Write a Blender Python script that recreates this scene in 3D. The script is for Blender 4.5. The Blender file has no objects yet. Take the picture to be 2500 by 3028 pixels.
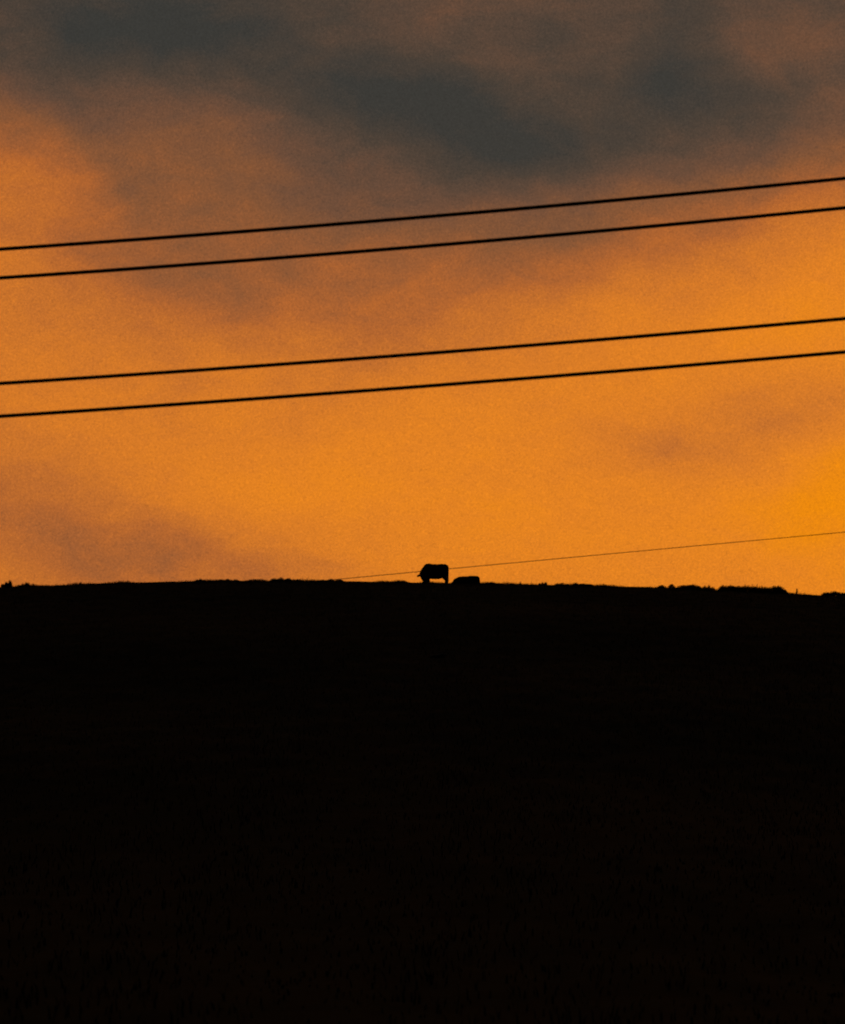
import bpy, bmesh, math, random
import numpy as np
from mathutils import Vector, Matrix

R = math.radians
scene = bpy.context.scene
COL = scene.collection
rng = np.random.default_rng(7)
random.seed(7)

# ------------------------------------------------------------------ camera
CAM_H = 1.6
PITCH = R(6.364)
LENS, SENSOR = 85.06, 24.0
IMG_W, IMG_H = 2500.0, 3028.0
FPX = IMG_W * LENS / SENSOR
cam_data = bpy.data.cameras.new('camera')
cam = bpy.data.objects.new('camera', cam_data)
COL.objects.link(cam)
cam.location = (0, 0, CAM_H)
cam.rotation_euler = (math.pi / 2 + PITCH, 0, 0)
cam_data.sensor_fit = 'HORIZONTAL'
cam_data.sensor_width = SENSOR
cam_data.lens = LENS
cam_data.clip_start = 0.1
cam_data.clip_end = 12000
cam_data.dof.use_dof = True            # neither the near wires nor the ridge are quite sharp
cam_data.dof.focus_distance = 60
cam_data.dof.aperture_fstop = 2.0
scene.camera = cam

# ------------------------------------------------------------------ colour management
vs = scene.view_settings
scene.display_settings.display_device = 'sRGB'
vs.view_transform = 'Standard'
vs.look = 'None'
vs.exposure = 0
vs.gamma = 1
vs.use_curve_mapping = False

# ------------------------------------------------------------------ world: dusk sky under broken cloud
SUN_AZ, SUN_EL = 13.0, 1.0
# cloud masses: azimuth, elevation (degrees), tilt, half sizes (degrees), density
BLOBS = [
    (4.94, 14.38, -0.20, 1.21, 0.56, 0.060),
    (2.25, 13.14, -0.20, 1.40, 0.56, 0.030),
    (-5.55, 15.43, 0.00, 2.05, 0.56, 0.030),
    (3.37, 7.73, -0.30, 1.40, 0.42, 0.040),
    (5.22, 7.26, -0.30, 1.87, 0.37, 0.070),
    (7.15, 8.24, 0.05, 1.68, 0.56, 0.020),
    (-4.07, 5.82, -0.25, 2.99, 0.42, 0.015),
    (2.62, 14.06, -0.10, 4.48, 1.03, 0.020),
    (-1.56, 14.24, -0.10, 3.73, 0.84, 0.025),
    (-6.47, 5.82, -0.20, 3.08, 0.70, 0.020),
    (-3.42, 5.45, -0.15, 2.33, 0.33, 0.030),
    (6.69, 15.06, 0.00, 1.03, 0.56, -0.050),
    (0.11, 14.24, -0.30, 1.49, 0.56, 0.040),
    (2.62, 11.58, 0.10, 1.21, 0.33, 0.060),
    (-5.74, 12.59, -0.50, 0.84, 0.47, 0.050),
    (1.23, 8.05, 0.10, 2.80, 0.56, -0.030),
    (-7.99, 6.28, -0.24, 3.86, 1.70, 0.221),
    (7.73, 11.28, 0.36, 3.18, 1.66, -0.252),
    (-8.00, 12.32, 0.26, 2.24, 1.34, -0.218),
    (-2.36, 10.48, 0.39, 3.49, 1.66, 0.054),
    (7.93, 6.40, 0.40, 2.92, 1.11, -0.203),
    (-0.15, 13.96, -0.22, 3.24, 0.71, 0.130),
    (-5.80, 16.03, -0.02, 2.14, 1.07, 0.060),
    (3.73, 13.56, 0.19, 3.03, 0.69, 0.064),
    (-4.71, 13.26, -0.05, 2.31, 1.12, -0.117),
    (0.77, 6.39, -0.25, 3.45, 1.24, -0.057),
    (-4.09, 5.30, -0.00, 2.87, 0.91, 0.146),
    (6.35, 8.12, 0.12, 3.24, 1.06, 0.115),
    (-5.05, 10.77, -0.22, 3.92, 0.76, 0.102),
    (-0.75, 9.40, 0.60, 2.07, 0.88, 0.068),
    (8.53, 9.66, -0.22, 2.35, 0.75, -0.082),
    (5.90, 5.23, 0.21, 1.49, 0.80, 0.089),
    (4.14, 9.90, -0.22, 1.26, 1.79, -0.052),
    (-3.82, 15.60, 0.36, 3.59, 0.89, 0.066),
    (-0.08, 16.17, -0.07, 2.89, 0.83, -0.048),
    (4.88, 14.96, -0.32, 0.88, 1.26, 0.074),
    (7.59, 15.28, -0.19, 2.21, 0.92, -0.045),
    (1.18, 12.85, -0.13, 1.72, 0.63, 0.070),
    (-2.37, 6.79, -0.01, 2.03, 0.72, -0.059),
    (-8.60, 13.48, -0.07, 1.60, 0.93, -0.114),
    (-7.92, 11.00, -0.07, 2.25, 0.67, -0.096),
    (8.09, 7.29, 0.53, 1.22, 0.62, -0.121),
    (-5.97, 9.38, -0.47, 3.85, 1.12, 0.029),
    (6.29, 13.29, -0.09, 1.00, 1.10, 0.048),
    (-1.69, 12.58, 0.18, 1.35, 0.83, 0.046),
    (4.28, 6.83, -0.21, 3.20, 0.68, -0.035),
    (6.07, 8.89, 0.24, 3.86, 0.67, -0.035),
    (6.01, 10.69, 0.37, 1.57, 0.63, 0.064),
    (-5.96, 13.33, -0.43, 1.29, 0.72, 0.060),
    (-6.42, 15.20, 0.32, 1.88, 0.65, 0.043),
]


def lin(c):
    return [((v / 255 + 0.055) / 1.055) ** 2.4 if v / 255 > 0.04045 else v / 255 / 12.92 for v in c]

world = bpy.data.worlds.new('World')
scene.world = world
world.use_nodes = True
nt = world.node_tree
nt.nodes.clear()
N, L = nt.nodes, nt.links

def node(kind, **kw):
    n = N.new(kind)
    for k, v in kw.items():
        setattr(n, k, v)
    return n

def put(sock, v):
    if isinstance(v, bpy.types.NodeSocket):
        L.new(v, sock)
    else:
        sock.default_value = v

def math_(op, a, b=0.0, c=0.0, clamp=False):
    n = node('ShaderNodeMath', operation=op, use_clamp=clamp)
    put(n.inputs[0], a); put(n.inputs[1], b)
    if op in ('MULTIPLY_ADD', 'COMPARE'):
        put(n.inputs[2], c)
    return n.outputs[0]

def noise_(vec, scale, detail, rough, dist=0.0):
    n = node('ShaderNodeTexNoise')
    L.new(vec, n.inputs['Vector'])
    n.inputs['Scale'].default_value = scale
    n.inputs['Detail'].default_value = detail
    n.inputs['Roughness'].default_value = rough
    n.inputs['Distortion'].default_value = dist
    return n

direction = node('ShaderNodeTexCoord').outputs['Generated']
sep = node('ShaderNodeSeparateXYZ'); L.new(direction, sep.inputs[0])
az = math_('MULTIPLY', math_('ARCTAN2', sep.outputs[0], sep.outputs[1]), 57.29578)
el = math_('MULTIPLY', math_('ARCSINE', sep.outputs[2]), 57.29578)
comb = node('ShaderNodeCombineXYZ')
L.new(az, comb.inputs[0]); L.new(el, comb.inputs[1])
# ragged cloud edges: bend the coordinates with turbulence
warp = noise_(direction, 17, 5, 0.55)
wv = node('ShaderNodeVectorMath', operation='SUBTRACT'); L.new(warp.outputs['Color'], wv.inputs[0]); wv.inputs[1].default_value = (.5, .5, .5)
ws = node('ShaderNodeVectorMath', operation='MULTIPLY'); L.new(wv.outputs[0], ws.inputs[0]); ws.inputs[1].default_value = (1.5, 0.9, 0)
wa = node('ShaderNodeVectorMath', operation='ADD'); L.new(comb.outputs[0], wa.inputs[0]); L.new(ws.outputs[0], wa.inputs[1])
P = wa.outputs[0]
sepP = node('ShaderNodeSeparateXYZ'); L.new(P, sepP.inputs[0])
# the cloud sheet closes above about eleven degrees
sig = math_('DIVIDE', 1.0, math_('ADD', 1.0, math_('EXPONENT', math_('MULTIPLY', math_('SUBTRACT', sepP.outputs[1], 11.3), -1 / 1.1))))
t = math_('MULTIPLY_ADD', sig, 0.58, 0.30)
for (ca, ce, th, sx, sy, w) in BLOBS:
    m = node('ShaderNodeMapping', vector_type='TEXTURE')
    L.new(P, m.inputs['Vector'])
    m.inputs['Location'].default_value = (ca, ce, 0)
    m.inputs['Rotation'].default_value = (0, 0, th)
    m.inputs['Scale'].default_value = (sx, sy, 1)
    d = node('ShaderNodeVectorMath', operation='DOT_PRODUCT')
    L.new(m.outputs[0], d.inputs[0]); L.new(m.outputs[0], d.inputs[1])
    g = math_('EXPONENT', math_('MULTIPLY', d.outputs['Value'], -1.0))
    t = math_('MULTIPLY_ADD', g, w, t)
# wisps of the cloud, then a fine speckle painted in as film grain
st = node('ShaderNodeMapping'); L.new(direction, st.inputs['Vector']); st.inputs['Scale'].default_value = (1, 1, 1.8)
mid = noise_(st.outputs[0], 55, 6, 0.55, 0.4)
t = math_('MULTIPLY_ADD', math_('SUBTRACT', mid.outputs['Fac'], 0.5), 0.20, t)
fine = noise_(direction, 2500, 1, 0.7)
t = math_('MULTIPLY_ADD', math_('SUBTRACT', fine.outputs['Fac'], 0.5), -0.12, t)
ramp = node('ShaderNodeValToRGB')
stops = [(0.0, (240, 140, 2)), (0.10, (234, 135, 14)), (.25, (228, 130, 32)), (.38, (214, 121, 38)), (.45, (200, 113, 42)),
         (.53, (180, 101, 46)), (.6, (157, 92, 50)), (.68, (132, 84, 53)), (.76, (110, 76, 56)), (.84, (89, 69, 56)),
         (.9, (74, 63, 54)), (1.0, (56, 56, 53))]
els = ramp.color_ramp.elements
while len(els) < len(stops):
    els.new(0.5)
for e_, (p_, c_) in zip(els, stops):
    e_.position = p_
    e_.color = (*lin(c_), 1)
L.new(t, ramp.inputs[0])
# the glow dies away round the sky, opposite the sunset and overhead
sdir = node('ShaderNodeVectorMath', operation='DOT_PRODUCT')
L.new(direction, sdir.inputs[0])
sdir.inputs[1].default_value = (math.sin(R(SUN_AZ)) * math.cos(R(6)), math.cos(R(SUN_AZ)) * math.cos(R(6)), math.sin(R(6)))
ang = math_('ARCCOSINE', sdir.outputs['Value'])
fall = node('ShaderNodeMapRange', interpolation_type='SMOOTHSTEP')
L.new(ang, fall.inputs['Value'])
fall.inputs['From Min'].default_value = R(20); fall.inputs['From Max'].default_value = R(55)
fall.inputs['To Min'].default_value = 1.0; fall.inputs['To Max'].default_value = 0.02
SKY_STRENGTH = 0.1
bright = math_('MULTIPLY', math_('MULTIPLY_ADD', math_('SUBTRACT', fine.outputs['Fac'], 0.5), 0.9, 1.0), math_('MULTIPLY', fall.outputs[0], 1 / SKY_STRENGTH))  # grain speckle painted into the sky brightness, times the glow falloff
cloud = node('ShaderNodeVectorMath', operation='SCALE')
grey = node('ShaderNodeMapRange', interpolation_type='SMOOTHSTEP'); L.new(ang, grey.inputs['Value'])
grey.inputs['From Min'].default_value = R(24); grey.inputs['From Max'].default_value = R(60)
gm = node('ShaderNodeMix', data_type='RGBA'); L.new(grey.outputs[0], gm.inputs['Factor'])
L.new(ramp.outputs[0], gm.inputs[6]); gm.inputs[7].default_value = (.030, .036, .036, 1)
L.new(gm.outputs[2], cloud.inputs[0]); L.new(bright, cloud.inputs['Scale'])
sky = node('ShaderNodeTexSky', sky_type='NISHITA')
sky.sun_disc = False
sky.sun_elevation = R(SUN_EL)
sky.sun_rotation = R(SUN_AZ)
sky.air_density = 1.0; sky.dust_density = 3.0; sky.ozone_density = 1.0
mix = node('ShaderNodeMix', data_type='RGBA')
mix.inputs['Factor'].default_value = 0.98           # thick cloud over almost all of the clear sky
L.new(sky.outputs[0], mix.inputs[6]); L.new(cloud.outputs[0], mix.inputs[7])
bg = node('ShaderNodeBackground'); bg.inputs['Strength'].default_value = SKY_STRENGTH
L.new(mix.outputs[2], bg.inputs['Color'])
wo = node('ShaderNodeOutputWorld'); L.new(bg.outputs[0], wo.inputs[0])

# ------------------------------------------------------------------ sun, behind the hill
sun_data = bpy.data.lights.new('sun', 'SUN')
sun_data.energy = 0.4
sun_data.angle = R(0.5)
sun_data.color = (1.0, 0.55, 0.25)
sun = bpy.data.objects.new('sun', sun_data)
COL.objects.link(sun)
sd = Vector((math.sin(R(SUN_AZ)) * math.cos(R(SUN_EL)), math.cos(R(SUN_AZ)) * math.cos(R(SUN_EL)), math.sin(R(SUN_EL))))
sun.rotation_euler = sd.to_track_quat('Z', 'Y').to_euler()

# ------------------------------------------------------------------ helpers
def at(px, py, Y):
    """world point on the plane y = Y seen at photograph pixel (px, py)"""
    u = (px - IMG_W / 2) / FPX
    v = (IMG_H / 2 - py) / FPX
    dy = math.cos(PITCH) - v * math.sin(PITCH)
    dz = math.sin(PITCH) + v * math.cos(PITCH)
    return Vector((Y * u / dy, Y, CAM_H + Y * dz / dy))

def tag(o, label=None, cat=None, group=None, kind=None):
    if label: o['label'] = label
    if cat: o['category'] = cat
    if group: o['group'] = group
    if kind: o['kind'] = kind
    return o

def mesh_obj(name, verts, faces, mat, parent=None, smooth=False):
    me = bpy.data.meshes.new(name)
    me.from_pydata([tuple(v) for v in verts], [], faces)
    me.update()
    if smooth:
        me.polygons.foreach_set('use_smooth', [True] * len(me.polygons))
    me.materials.append(mat)
    o = bpy.data.objects.new(name, me)
    COL.objects.link(o)
    if parent: o.parent = parent
    return o

def np_mesh(name, V, F, mat, parent=None):
    """V (n,3) float, F (m,3) int triangles"""
    me = bpy.data.meshes.new(name)
    me.vertices.add(len(V)); me.vertices.foreach_set('co', np.asarray(V, np.float32).ravel())
    me.loops.add(F.size); me.loops.foreach_set('vertex_index', F.astype(np.int32).ravel())
    me.polygons.add(len(F)); me.polygons.foreach_set('loop_start', np.arange(0, F.size, 3, dtype=np.int32))
    me.update(calc_edges=True); me.validate()
    me.materials.append(mat)
    o = bpy.data.objects.new(name, me)
    COL.objects.link(o)
    if parent: o.parent = parent
    return o

def material(name, c1, c2, scale=8.0, rough=0.9, detail=5, bump=0.0, spec=0.2):
    m = bpy.data.materials.new(name); m.use_nodes = True
    n, l = m.node_tree.nodes, m.node_tree.links
    b = n['Principled BSDF']
    b.inputs['Roughness'].default_value = rough
    b.inputs['Specular IOR Level'].default_value = spec
    tc = n.new('ShaderNodeTexCoord')
    ns = n.new('ShaderNodeTexNoise'); ns.inputs['Scale'].default_value = scale; ns.inputs['Detail'].default_value = detail
    l.new(tc.outputs['Object'], ns.inputs['Vector'])
    r = n.new('ShaderNodeValToRGB')
    r.color_ramp.elements[0].position = .32; r.color_ramp.elements[0].color = (*c1, 1)
    r.color_ramp.elements[1].position = .68; r.color_ramp.elements[1].color = (*c2, 1)
    l.new(ns.outputs['Fac'], r.inputs[0]); l.new(r.outputs[0], b.inputs['Base Color'])
    if bump:
        bp = n.new('ShaderNodeBump'); bp.inputs['Strength'].default_value = bump; bp.inputs['Distance'].default_value = 0.05
        l.new(ns.outputs['Fac'], bp.inputs['Height']); l.new(bp.outputs[0], b.inputs['Normal'])
    return m

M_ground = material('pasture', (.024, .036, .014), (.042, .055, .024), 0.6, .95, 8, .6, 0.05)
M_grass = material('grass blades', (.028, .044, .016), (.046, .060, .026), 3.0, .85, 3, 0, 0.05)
M_leaf = material('shrub leaves', (.028, .040, .014), (.050, .060, .022), 9.0, .8, 3, 0, 0.08)
M_twig = material('twigs', (.04, .03, .02), (.08, .06, .045), 12.0, .9)
M_hide = material('black hide', (.010, .009, .008), (.022, .017, .014), 30.0, .8, 6, .3, .15)
M_horn = material('horn', (.10, .085, .06), (.20, .17, .12), 12.0, .5)
M_eye = material('eye', (.008, .006, .005), (.012, .010, .008), 5.0, .1, 1, 0, .5)
M_hoof = material('hoof', (.02, .017, .014), (.035, .03, .025), 20.0, .6)
M_cable = material('cable sheath', (.012, .012, .012), (.020, .020, .020), 40.0, .6, 3, 0, .3)
M_steel = material('weathered conductor', (.06, .06, .06), (.10, .10, .10), 40.0, .6, 3, 0, .3)
M_rock = material('lichened stone', (.16, .15, .13), (.32, .30, .26), 5.0, .9, 8, .5)

# ------------------------------------------------------------------ the hill, one sheet to the horizon
Y0 = 165.0
CREST = [(-600, 1775), (0, 1738), (160, 1735), (300, 1728), (500, 1722.5), (700, 1720), (920, 1720), (1140, 1723), (1330, 1727), (1500, 1730),
         (1700, 1734), (1900, 1738.5), (2100, 1747), (2200, 1752), (2350, 1760), (2420, 1763), (2500, 1764), (3200, 1800)]
cx_, ce_ = [], []
for px, py in CREST:
    p = at(px, py, Y0)
    cx_.append(p.x); ce_.append((p.z - CAM_H) / Y0)
cx_ = np.array([-900, -200] + cx_ + [200, 900]); ce_ = np.array([ce_[0] - .03, ce_[0] - .02] + ce_ + [ce_[-1] - .02, ce_[-1] - .03])

def bumps(X, Y, k=1.0):
    a = 0.030 * np.sin(1.7 * X + 1.1 * np.sin(.9 * Y)) * np.sin(1.3 * Y + .7 * X)
    b = 0.022 * np.sin(4.1 * X + 2.0 + np.sin(2.3 * Y)) * np.sin(3.7 * Y + 1.3 * np.sin(2.9 * X))
    c = 0.012 * np.sin(11.3 * X + 3 * np.sin(5.1 * Y)) * np.sin(9.7 * Y)
    e = 0.10 * np.sin(.21 * X + .3) * np.sin(.17 * Y + .05 * X)
    return k * (a + b + c) + e * np.clip(np.abs(Y - Y0) / 40, 0, 1)

def ground_z(X, Y):
    X = np.asarray(X, float); Y = np.asarray(Y, float)
    E = np.interp(X, cx_, ce_)
    q = np.clip(Y, 0, Y0)
    s = np.clip(q / 150, 0, 1); s = s * s * (3 - 2 * s)
    near = CAM_H * s + q * (E - .124 * (1 - q / Y0) ** 2)
    u = np.maximum(Y - Y0, 0)
    lim = 75.0
    uu = np.minimum(u, lim)
    far = E * u - uu * uu / 800 - np.maximum(u - lim, 0) * lim / 400
    z = near + far
    z = np.where(Y > Y0 + lim, np.maximum(z, -6 + 0.5 * np.sin(X * .01) * np.sin(Y * .008)), z)
    return z + bumps(X, Y, 1.0) * np.clip((Y + 20) / 40, 0, 1) * np.where(Y > 400, 0, 1)

ys = np.concatenate([-np.geomspace(3000, 5, 24), np.arange(-3, 60, 1.5), np.arange(60, 130, 1.0), np.arange(130, 185, .3),
                     np.arange(185, 260, 1.5), np.geomspace(262, 9000, 50)])
xp = np.concatenate([np.arange(0, 22, .14), np.arange(22, 60, .8), np.geomspace(60, 8000, 40)])
xs = np.concatenate([-xp[:0:-1], xp])
GX, GY = np.meshgrid(xs, ys)
GZ = ground_z(GX, GY)
nx, ny = len(xs), len(ys)
idx = np.arange(nx * ny).reshape(ny, nx)
q0, q1, q2, q3 = idx[:-1, :-1].ravel(), idx[:-1, 1:].ravel(), idx[1:, 1:].ravel(), idx[1:, :-1].ravel()
F = np.concatenate([np.stack([q0, q1, q2], 1), np.stack([q0, q2, q3], 1)])
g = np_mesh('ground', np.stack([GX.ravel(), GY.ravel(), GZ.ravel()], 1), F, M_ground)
g.data.polygons.foreach_set('use_smooth', [True] * len(g.data.polygons))
tag(g, 'dark rounded pasture hill filling the lower part of the view', kind='structure')

# ------------------------------------------------------------------ grass (uncountable)
def blades(X, Y, Z, H, Wd, lean, jit=1.0):
    """bent tapering blades, five vertices and three triangles each"""
    n = len(X)
    a = rng.uniform(0, 2 * np.pi, n)
    dx, dy = np.cos(a), np.sin(a)
    b = a + np.pi / 2 + rng.normal(0, .5, n)
    lx, ly = np.cos(b) * lean * H, np.sin(b) * lean * H
    V = np.empty((n, 5, 3))
    V[:, 0] = np.stack([X - dx * Wd, Y - dy * Wd, Z - .02], 1)
    V[:, 1] = np.stack([X + dx * Wd, Y + dy * Wd, Z - .02], 1)
    V[:, 2] = np.stack([X - dx * Wd * .7 + lx * .35, Y - dy * Wd * .7 + ly * .35, Z + H * .6], 1)
    V[:, 3] = np.stack([X + dx * Wd * .7 + lx * .35, Y + dy * Wd * .7 + ly * .35, Z + H * .6], 1)
    V[:, 4] = np.stack([X + lx, Y + ly, Z + H], 1)
    k = (np.arange(n) * 5)[:, None]
    T = np.concatenate([k + np.array([[0, 1, 3]]), k + np.array([[0, 3, 2]]), k + np.array([[2, 3, 4]])])
    return V.reshape(-1, 3), T

def patch(X, Y):
    return (np.sin(1.9 * X + 2 * np.sin(.7 * X) + .8 * np.sin(1.1 * Y)) + np.sin(5.3 * X + 1.7 * np.sin(2.2 * Y) + 1) * .7) / 1.7

n = 90000
X = rng.uniform(-22, 22, n); Y = Y0 + rng.normal(0, 6, n)
pch = patch(X, Y)
H = (.03 + .12 * np.clip(pch, 0, 1.0)) * rng.uniform(.5, 1.5, n)
tall = rng.random(n) < .004
H = np.where(tall, H * 1.9, H)
V1, T1 = blades(X, Y, ground_z(X, Y), H, rng.uniform(.004, .010, n), rng.uniform(.1, .7, n))
# the slope towards the camera, sparser
n = 70000
Y = 8 + 150 * rng.random(n) ** .75; X = rng.uniform(-1, 1, n) * (3 + Y * .17)
H = rng.uniform(.04, .10, n) * (1 + .5 * patch(X * .4, Y * .4))
V2, T2 = blades(X, Y, ground_z(X, Y), H, rng.uniform(.006, .014, n), rng.uniform(.2, .9, n))
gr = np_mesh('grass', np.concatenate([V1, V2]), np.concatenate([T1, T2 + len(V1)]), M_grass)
tag(gr, 'short rough grass covering the dark hill and its ridge', 'grass', kind='stuff')

# ------------------------------------------------------------------ plants along the ridge
PXM = FPX / Y0

def leaf_tris(C, size):
    """small diamond leaves at centres C, two triangles each"""
    n = len(C)
    a = rng.normal(size=(n, 3)); a /= np.linalg.norm(a, axis=1)[:, None]
    b = rng.normal(size=(n, 3)); b -= (a * b).sum(1)[:, None] * a; b /= np.linalg.norm(b, axis=1)[:, None]
    s = (size * rng.uniform(.6, 1.4, n))[:, None]
    V = np.stack([C - a * s, C + b * s * .45, C + a * s, C - b * s * .45], 1).reshape(-1, 3)
    k = (np.arange(n) * 4)[:, None]
    return V, np.concatenate([k + np.array([[0, 1, 2]]), k + np.array([[0, 2, 3]])])

def twig_tube(p, q, r0, r1, sides=4):
    p, q = np.array(p, float), np.array(q, float)
    d = q - p; d /= np.linalg.norm(d) + 1e-9
    a = np.cross(d, [0.31, .9, .3]); a /= np.linalg.norm(a); b = np.cross(d, a)
    V = []
    for c, r in ((p, r0), (q, r1)):
        for k in range(sides):
            t_ = 2 * math.pi * k / sides
            V.append(c + r * (math.cos(t_) * a + math.sin(t_) * b))
    F = []
    for k in range(sides):
        j = (k + 1) % sides
        F += [(k, j, sides + j), (k, sides + j, sides + k)]
    return np.array(V), np.array(F)

class Tris:
    def __init__(s): s.V, s.F, s.n = [], [], 0
    def add(s, VF):
        V, F_ = VF
        s.V.append(V); s.F.append(F_ + s.n); s.n += len(V)
    def build(s, name, mat, parent=None):
        return np_mesh(name, np.concatenate(s.V), np.concatenate(s.F), mat, parent)

def plant_root(name, X, Y, label, cat, group=None):
    o = bpy.data.objects.new(name, None); COL.objects.link(o)
    o.empty_display_size = .2
    o.location = (X, Y, float(ground_z(X, Y)))
    return tag(o, label, cat, group)

def tussock(x0, x1, ytop, label, dense=1.0, lean=.35, profile='dome', yoff=0.0):
    """a clump of coarse grass whose tips reach a given height above the ridge"""
    Yc = Y0 + yoff
    pa, pb = at(x0, ytop, Yc), at(x1, ytop, Yc)
    X = (pa.x + pb.x) / 2; W = (pb.x - pa.x)
    gz = float(ground_z(X, Yc)); Hm = max(pa.z - gz, .08)
    n = int(420 * dense * max(W, .25) / .4)
    u = rng.uniform(-1, 1, n); v = rng.uniform(-1, 1, n)
    xx = u * W * .46; yy = v * max(.12, W * .3)
    if profile == 'dome': env = np.sqrt(np.clip(1 - np.abs(u) ** 2.4, .05, 1))
    elif profile == 'rise': env = .35 + .65 * (u + 1) / 2
    elif profile == 'flat': env = np.ones(n) * .95
    else: env = .3 + .7 * np.exp(-(u / .35) ** 2)
    H_ = Hm * env * rng.uniform(.35, 1.05, n) * (1 + .22 * np.sin(u * 9 + x0))
    zz = ground_z(X + xx, Yc + yy) - gz
    t_ = Tris(); t_.add(blades(xx, yy, zz, H_, rng.uniform(.005, .011, n), np.full(n, lean) * rng.uniform(.2, 1.0, n)))
    o = t_.build('grass_tussock', M_grass)
    o.location = (X, Yc, gz)
    return tag(o, label, 'grass tussock', 'grass tussocks along the ridge')

tussock(2, 36, 1714, 'coarse tussock with a steep right edge at the far left end of the ridge', 1.6, .22, 'rise')
tussock(54, 87, 1719, 'wedge-shaped tussock rising to a steep right edge near the left end', 1.3, .2, 'rise', .5)
tussock(92, 108, 1722, 'small pointed tussock just right of the wedge-shaped one', 1.2, .3, 'peak', -.4)
tussock(231, 247, 1717, 'small lone tuft on the rising left part of the ridge', 1.0, .3, 'peak')
tussock(371, 385, 1714, 'thin upright tuft on the left ridge, farther up than the lone one', .8, .25, 'peak', .6)
tussock(573, 614, 1711, 'low ragged tussock on the top of the ridge, left of a longer one', 1.0, .45, 'dome')
tussock(636, 712, 1712, 'long low tussock on the top of the ridge well left of the cow', .9, .5, 'dome', .7)
tussock(793, 868, 1708, 'thick double-humped tussock midway between left edge and cow', 1.2, .45, 'dome', -.5)
tussock(938, 1022, 1711, 'broad low tussock where the thin far wire meets the ridge', .9, .5, 'dome')
tussock(1160, 1210, 1716, 'very low tussock just left of the grazing cow', .9, .5, 'dome', -.6)
tussock(1434, 1470, 1720, 'short tuft just right of the lying cow', .9, .4, 'dome', .3)
tussock(1530, 1550, 1719, 'small pointed tuft on the ridge right of the lying cow', .9, .35, 'peak')
tussock(1592, 1620, 1718, 'tuft with a steep right edge, second right of the lying cow', 1.0, .35, 'rise', -.3)
tussock(1634, 1688, 1722, 'loose twin tuft left of the peaked tussock', .8, .5, 'dome', .4)
tussock(1776, 1800, 1726, 'narrow low tuft right of the peaked tussock', .9, .4, 'dome')
tussock(2074, 2118, 1731, 'low tussock sloping down left of the bramble thicket', 1.0, .45, 'dome')

def bush(x0, x1, ytop, label, cat='bush', name='low_bush', spikes=(), yoff=0.0, lumps=None, leaf=.028, dens=1.0, flat=1.0):
    """low woody bush: stems, leaf mass in overlapping lumps, upright shoots"""
    Yc = Y0 + yoff
    pa, pb = at(x0, ytop, Yc), at(x1, ytop, Yc)
    X = (pa.x + pb.x) / 2; W = pb.x - pa.x
    gz = float(ground_z(X, Yc)); Hm = max(pa.z - gz, .1)
    root = plant_root(name, X, Yc, label, cat, 'low bushes along the ridge')
    lv, tw, sh = Tris(), Tris(), Tris()
    if lumps is None: lumps = [(0, 1.0, 1.0)]
    ends = []
    for (c, w, h) in lumps:                      # centre (-1..1), width share, height share
        cx = c * W / 2; rx = w * W / 2; rz = h * Hm
        n = int(13000 * dens * rx * max(rz, .15) * 2)
        th = rng.uniform(0, 2 * np.pi, n); cz = rng.uniform(-.45, 1, n); rr = rng.uniform(.2, 1, n) ** .45
        s = np.sqrt(np.clip(1 - cz ** 2, 0, 1))
        lump = 1 + .10 * np.sin(5 * th + 3 * cz + c * 9) + .07 * np.sin(11 * th + 7 * cz)
        C = np.stack([cx + rx * s * np.cos(th) * rr * lump, .75 * rx * flat * s * np.sin(th) * rr * lump, rz * cz * rr * lump * .97], 1)
        # follow the slope
        C[:, 2] += ground_z(X + C[:, 0], Yc + C[:, 1]) - gz
        lv.add(leaf_tris(C, leaf))
        for k in range(max(3, int(10 * rx))):
            j = rng.integers(0, n); b0 = np.array([cx + rng.uniform(-.3, .3) * rx, rng.uniform(-.1, .1), float(ground_z(X + cx, Yc)) - gz - .05])
            tw.add(twig_tube(b0, C[j], .012, .004)); 
    stem = tw.build('stem', M_twig, root); stem['kind'] = 'stuff'; lv.build('foliage', M_leaf, root)
    if spikes:
        for (sx, sy) in spikes:
            sh = Tris()
            tip = at(sx, sy, Yc)
            lx = tip.x - X; lz = tip.z - gz
            tilt = rng.uniform(-.05, .05)
            base = np.array([lx + tilt, rng.uniform(-.1, .1), lz - .24]); tp = np.array([lx, 0, lz])
            sh.add(twig_tube(base, tp, .012, .004))
            f = rng.uniform(0, 1, 34); C = base + (tp - base) * f[:, None] + rng.normal(0, .020, (34, 3)) * (1.7 - f)[:, None]
            sh.add(leaf_tris(C, .026))
            sh.build('shoot', M_leaf, root)
    return root

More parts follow.
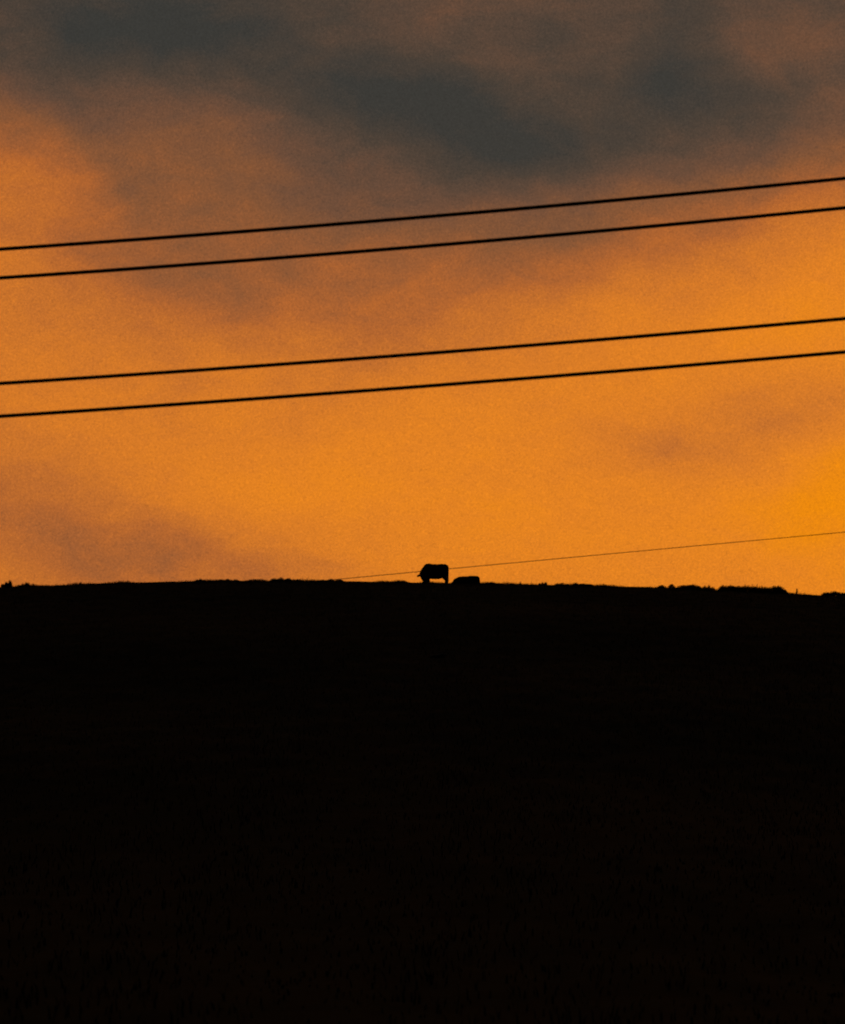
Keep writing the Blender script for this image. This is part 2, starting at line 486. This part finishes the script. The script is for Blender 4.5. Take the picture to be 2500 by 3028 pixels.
bush(1690, 1757, 1722, 'low bush peaked at its left end, halfway between the cows and the thicket', lumps=[(-.62, .36, 1.0), (.1, .6, .66), (.6, .4, .62)], yoff=.2)
bush(1943, 1970, 1730, 'small flat-topped bush, left of the two side by side', yoff=-.2, leaf=.022, dens=1.4)
bush(1976, 1998, 1727, 'small round bush standing proud, right of the two side by side', yoff=.1, leaf=.022, dens=1.6)
bush(2000, 2082, 1728, 'broad smooth mound-shaped bush between the round bush and the thicket', lumps=[(-.2, .75, .9), (.3, .7, 1.0)], yoff=.4)
bush(2124, 2326, 1733, 'long dark bramble thicket bristling with upright shoots on the right ridge', 'thicket', 'bramble_thicket',
     spikes=[(2138, 1729), (2146, 1732), (2156, 1734), (2204, 1729), (2214, 1734), (2226, 1728), (2240, 1728), (2247, 1733), (2254, 1731), (2290, 1732), (2303, 1731)],
     lumps=[(-.85, .16, .80), (-.62, .26, .95), (-.38, .25, 1.0), (-.12, .28, 1.05), (.14, .26, 1.0), (.38, .24, .95), (.6, .24, 1.02), (.78, .20, 1.12), (.92, .14, .7)], flat=.5)
bush(2428, 2560, 1751, 'low flat bush line cut by the right edge of the picture', lumps=[(-.7, .3, .8), (-.3, .4, 1.0), (.2, .4, .95), (.6, .4, .9)],
     spikes=[(2459, 1748), (2447, 1750)], yoff=.1)

# thin sapling in the dip on the right
sp_top, sp_base = at(2357, 1741, Y0), at(2357, 1762, Y0)
sX = sp_top.x; sg = float(ground_z(sX, Y0)); sH = sp_top.z - sg
sap = plant_root('sapling', sX, Y0, 'thin lone sapling standing in the dip right of the bramble thicket', 'sapling')
tk = Tris(); tk.add(twig_tube((0, 0, -.05), (.01, 0, sH * .55), .016, .010)); tk.add(twig_tube((.01, 0, sH * .55), (0, 0, sH), .010, .004))
tk.build('trunk', M_twig, sap)
cr = Tris(); fz = rng.uniform(.15, 1, 240)
C = np.stack([rng.normal(0, .042, 240) * (1.25 - fz), rng.normal(0, .042, 240) * (1.25 - fz), fz * sH], 1); C[:, 0] += .01
cr.add(leaf_tris(C, .024)); cr.build('crown', M_leaf, sap)

# ------------------------------------------------------------------ pale stone low on the slope
def hit(px, py):
    for k in range(2000):
        Y = 20 + k * .08
        p = at(px, py, Y)
        if p.z <= float(ground_z(p.x, Y)): return p
    return at(px, py, Y0)
hp = hit(1296, 1945)
me = bpy.data.meshes.new('rock'); bm = bmesh.new()
bmesh.ops.create_icosphere(bm, subdivisions=4, radius=1)
k = hp.y / FPX
for v in bm.verts:
    c = v.co.copy()
    n_ = 1 + .12 * math.sin(3.1 * c.x + 1.3) * math.sin(2.7 * c.y) + .07 * math.sin(7.3 * c.z + 4 * c.x) + .03 * math.sin(15 * c.y + 9 * c.x)
    v.co = Vector((c.x * 26 * k * n_, c.y * .35 * n_, max(c.z, -.6) * (6.0 + 2.5 * c.x) * k * n_))
bm.to_mesh(me); bm.free(); me.materials.append(M_rock)
me.polygons.foreach_set('use_smooth', [True] * len(me.polygons))
rock = bpy.data.objects.new('rock', me); COL.objects.link(rock)
rock.location = (hp.x, hp.y, float(ground_z(hp.x, hp.y)) + .05); rock.rotation_euler = (0, R(-8), 0)
tag(rock, 'faint low pale rock on the black slope below the grazing cow', 'rock')

# ------------------------------------------------------------------ cattle
def super_el(bm, c, r, rot=(0, 0, 0), p=2.0, sub=4):
    """(super)ellipsoid; p above 2 makes it boxier"""
    res = bmesh.ops.create_icosphere(bm, subdivisions=sub, radius=1)
    from mathutils import Euler
    Mx = Euler(rot).to_matrix()
    for v in res['verts']:
        d = v.co.normalized()
        m = (abs(d.x) ** p + abs(d.y) ** p + abs(d.z) ** p) ** (-1 / p)
        q = Vector((d.x * m * r[0], d.y * m * r[1], d.z * m * r[2]))
        v.co = Mx @ q + Vector(c)

def limb(bm, pts, sides=14):
    """tapering limb through (x, y, z, radius) points, closed with round ends"""
    for (a, b) in zip(pts[:-1], pts[1:]):
        pa, pb = Vector(a[:3]), Vector(b[:3]); d = pb - pa; Ln = max(d.length, 1e-4)
        steps = max(2, int(Ln / .05))
        q = d.to_track_quat('Z', 'Y').to_matrix()
        rings = []
        for k in range(steps + 1):
            f = k / steps; c = pa + d * f; r = a[3] + (b[3] - a[3]) * f
            rings.append([bm.verts.new(c + q @ Vector((r * math.cos(2 * math.pi * j / sides), r * math.sin(2 * math.pi * j / sides), 0))) for j in range(sides)])
        for r0, r1 in zip(rings[:-1], rings[1:]):
            for j in range(sides):
                bm.faces.new((r0[j], r0[(j + 1) % sides], r1[(j + 1) % sides], r1[j]))
        bm.faces.new(rings[0][::-1]); bm.faces.new(rings[-1])
    for a in pts:
        res = bmesh.ops.create_icosphere(bm, subdivisions=2, radius=a[3])
        for v in res['verts']: v.co += Vector(a[:3])

def fuse(name, bm, mat, parent, voxel=.022, smooth_it=4, shag=.008):
    """melt overlapping volumes into one continuous skin"""
    bmesh.ops.recalc_face_normals(bm, faces=bm.faces)
    me = bpy.data.meshes.new(name + '_raw'); bm.to_mesh(me); bm.free()
    o = bpy.data.objects.new(name + '_raw', me); COL.objects.link(o)
    m = o.modifiers.new('remesh', 'REMESH'); m.mode = 'VOXEL'; m.voxel_size = voxel
    s = o.modifiers.new('smooth', 'SMOOTH'); s.factor = .5; s.iterations = smooth_it
    dg = bpy.context.evaluated_depsgraph_get()
    out = bpy.data.meshes.new_from_object(o.evaluated_get(dg))
    bpy.data.objects.remove(o)
    out.name = name
    for v in out.vertices:                       # matted coat
        c = v.co
        v.co = c + v.normal * shag * (math.sin(31 * c.x + 5 * c.z) * math.sin(27 * c.z + 9 * c.y) + .5 * math.sin(60 * c.y + 40 * c.x))
    out.materials.clear(); out.materials.append(mat)
    out.polygons.foreach_set('use_smooth', [True] * len(out.polygons))
    r = bpy.data.objects.new(name, out); COL.objects.link(r); r.parent = parent
    return r

def ear(parent, base, d, L_=.19, W_=.055):
    d = Vector(d).normalized(); s = d.cross(Vector((0, 0, 1))).normalized(); u = s.cross(d)
    b = bmesh.new(); rows = []
    for k in range(7):
        f = k / 6; w = W_ * math.sin(math.pi * (f * .82 + .13)) ** .8
        row = []
        for j in range(8):
            a = 2 * math.pi * j / 8
            row.append(b.verts.new(Vector(base) + d * L_ * f + u * (w * math.cos(a) - .05 * f * f) + s * (.35 * w * math.sin(a) + .02 * math.cos(a))))
        rows.append(row)
    for r0, r1 in zip(rows[:-1], rows[1:]):
        for j in range(8): b.faces.new((r0[j], r0[(j + 1) % 8], r1[(j + 1) % 8], r1[j]))
    b.faces.new(rows[0][::-1]); b.faces.new(rows[-1])
    m = bpy.data.meshes.new('ear'); b.to_mesh(m); b.free(); m.materials.append(M_hide)
    m.polygons.foreach_set('use_smooth', [True] * len(m.polygons))
    o = bpy.data.objects.new('ear', m); COL.objects.link(o); o.parent = parent
    return o

def small(name, parent, fn, mat):
    b = bmesh.new(); fn(b)
    m = bpy.data.meshes.new(name); b.to_mesh(m); b.free(); m.materials.append(mat)
    m.polygons.foreach_set('use_smooth', [True] * len(m.polygons))
    o = bpy.data.objects.new(name, m); COL.objects.link(o); o.parent = parent
    return o

def cow_root(name, label, X, Y, yaw, z=None):
    o = bpy.data.objects.new(name, None); COL.objects.link(o)
    o.location = (X, Y, float(ground_z(X, Y)) if z is None else z); o.rotation_euler = (0, 0, yaw)
    return tag(o, label, 'cow', 'dark cattle on the ridge')

# --- standing and grazing, rump to the right, head down to the left
YC = Y0 + 14.5
pr = at(1326, 1700, YC)
gz_c = float(ground_z(pr.x - .8, YC))
yaw = math.pi - R(-18)                             # local +x is the head end
stand = cow_root('grazing_cow', 'black silhouetted cow standing with its head down grazing on the ridge', pr.x, YC, yaw, gz_c)
b = bmesh.new()
super_el(b, (.41, 0, 1.035), (.42, .26, .40), p=3.6)
super_el(b, (.84, 0, .965), (.62, .35, .45), p=2.7)
super_el(b, (1.22, 0, 1.04), (.36, .27, .40), p=2.6)
super_el(b, (1.28, 0, .76), (.30, .24, .27), p=2.2)
limb(b, [(1.32, 0, 1.14, .28), (1.50, 0, 1.00, .215), (1.66, .02, .82, .165)])
limb(b, [(1.66, .02, .82, .16), (1.66, .03, .70, .145), (1.60, .05, .52, .12), (1.54, .06, .38, .095), (1.52, .06, .30, .088)])
super_el(b, (1.72, .03, .78, ), (.10, .13, .10))
for s in (-1, 1):
    y = .16 * s
    f = .06 * s
    limb(b, [(.22, y, .92, .21), (.25 + f * .3, y, .74, .17), (.20 + f * .6, y, .62, .13), (.13 + f, y * .95, .49, .082), (.15 + f, y * .95, .17, .058), (.17 + f, y * .95, .11, .06)])
    limb(b, [(1.32, y, .82, .19), (1.30 + f, y, .64, .13), (1.29 + f * 1.6, y * .95, .40, .078), (1.29 + f * 1.6, y * .95, .14, .056), (1.30 + f * 1.6, y * .95, .10, .06)])
body = fuse('body', b, M_hide, stand)
for s in (-1, 1):
    y = .152 * s; f = .06 * s
    for hx in (.19 + f, 1.32 + f * 1.6):
        small('hoof', stand, lambda bb: super_el(bb, (hx, y, .035), (.085, .06, .055), p=2.6, sub=2), M_hoof)
    ear(stand, (1.74, .03 + .09 * s, .72), (.84, .55 * s, .0), .23, .085)
    small('eye', stand, lambda bb: super_el(bb, (1.70, .05 + .112 * s, .60), (.02, .014, .018), sub=2), M_eye)
def tail_(bb):
    limb(bb, [(.03, 0, 1.34, .035), (-.01, .01, 1.15, .028), (.0, .02, .80, .026), (.02, .02, .62, .045), (.03, .02, .45, .06), (.04, .02, .28, .03)], 8)
small('tail', stand, tail_, M_hide)

# --- lying down just to its right
YL = Y0 + 17.5
pl = at(1418, 1712, YL)
gz_l = float(ground_z(pl.x - .9, YL))
lie = cow_root('lying_cow', 'black silhouetted cow lying down on the ridge behind the grazing one', pl.x, YL, math.pi - R(-12), gz_l)
b = bmesh.new()
super_el(b, (.44, 0, .45), (.44, .40, .43), p=4.6)
super_el(b, (.86, 0, .43), (.66, .40, .42), p=3.2)
super_el(b, (1.26, 0, .42), (.42, .31, .36), p=2.2)
limb(b, [(1.35, 0, .46, .25), (1.62, -.04, .36, .17), (1.80, -.10, .27, .14)])
limb(b, [(1.80, -.10, .27, .14), (1.96, -.16, .18, .10), (2.08, -.20, .12, .085)])
for s in (-1, 1):
    limb(b, [(.35, .30 * s, .30, .22), (.78, .44 * s, .16, .12), (.40, .50 * s, .08, .06), (.62, .54 * s, .06, .05)])
    limb(b, [(1.30, .22 * s, .25, .15), (1.58, .26 * s, .12, .08), (1.30, .34 * s, .07, .055)])
fuse('body', b, M_hide, lie)
for s in (-1, 1):
    small('hoof', lie, lambda bb: super_el(bb, (.70, .55 * s, .05), (.08, .055, .05), p=2.6, sub=2), M_hoof)
    small('hoof', lie, lambda bb: super_el(bb, (1.23, .35 * s, .055), (.07, .05, .05), p=2.6, sub=2), M_hoof)
    ear(lie, (1.80, -.10 + .11 * s, .33), (.1, 1.0 * s, -.15))
    small('eye', lie, lambda bb: super_el(bb, (1.90, -.14 + .105 * s, .26), (.02, .014, .018), sub=2), M_eye)
small('tail', lie, lambda bb: limb(bb, [(.02, 0, .66, .035), (-.05, .05, .35, .026), (-.08, .14, .06, .026), (-.05, .45, .03, .045), (.02, .6, .03, .015)], 8), M_hide)

# ------------------------------------------------------------------ overhead wires
def wire(pix, Y, dia, x0, x1, label, mat, n=160, skew=0.0):
    """sagging wire through three photograph pixels, in its own vertical plane, as a closed round tube"""
    c = np.polyfit([at(p[0], p[1], Y).x for p in pix], [at(p[0], p[1], Y).z for p in pix], 2)
    V, F_ = [], []; S = 10
    mx, mz = (x0 + x1) / 2, float(np.polyval(c, (x0 + x1) / 2))
    for i in range(n + 1):
        x = x0 + (x1 - x0) * i / n
        z = float(np.polyval(c, x)); sl = float(np.polyval(np.polyder(c), x)); h = math.hypot(1, sl)
        for j in range(S):
            a = 2 * math.pi * j / S
            V.append((x - mx - sl / h * math.sin(a) * dia / 2, math.cos(a) * dia / 2, z - mz + 1 / h * math.sin(a) * dia / 2))
    for i in range(n):
        for j in range(S):
            F_.append((i * S + j, i * S + (j + 1) % S, (i + 1) * S + (j + 1) % S, (i + 1) * S + j))
    F_.append(tuple(range(S))[::-1]); F_.append(tuple(n * S + j for j in range(S)))
    o = mesh_obj('overhead_wire', V, F_, mat, smooth=True)
    o.location = (mx, Y, mz)
    return tag(o, label, 'wire', 'overhead wires crossing the sky')

YW = 28.0
wire([(0, 736.5), (1250, 641.5), (2500, 527)], YW, .037, -30, 26, 'topmost thick black overhead wire, just under the dark clouds', M_cable)
wire([(0, 821.5), (1250, 728), (2500, 614)], YW, .037, -30, 26, 'second thick black overhead wire from the top, lower of the upper pair', M_cable)
wire([(0, 1133.7), (1250, 1045.8), (2500, 942)], YW, .037, -30, 26, 'third thick black overhead wire from the top, upper of the lower pair', M_cable)
wire([(0, 1231), (1250, 1142.3), (2500, 1040.8)], YW, .037, -30, 26, 'lowest of the four thick black overhead wires, in open orange sky', M_cable)
wire([(1000, 1713), (1330, 1682), (2500, 1573.5)], 260.0, .062, -40, 70, 'thin faint distant wire passing behind the grazing cow', M_steel)
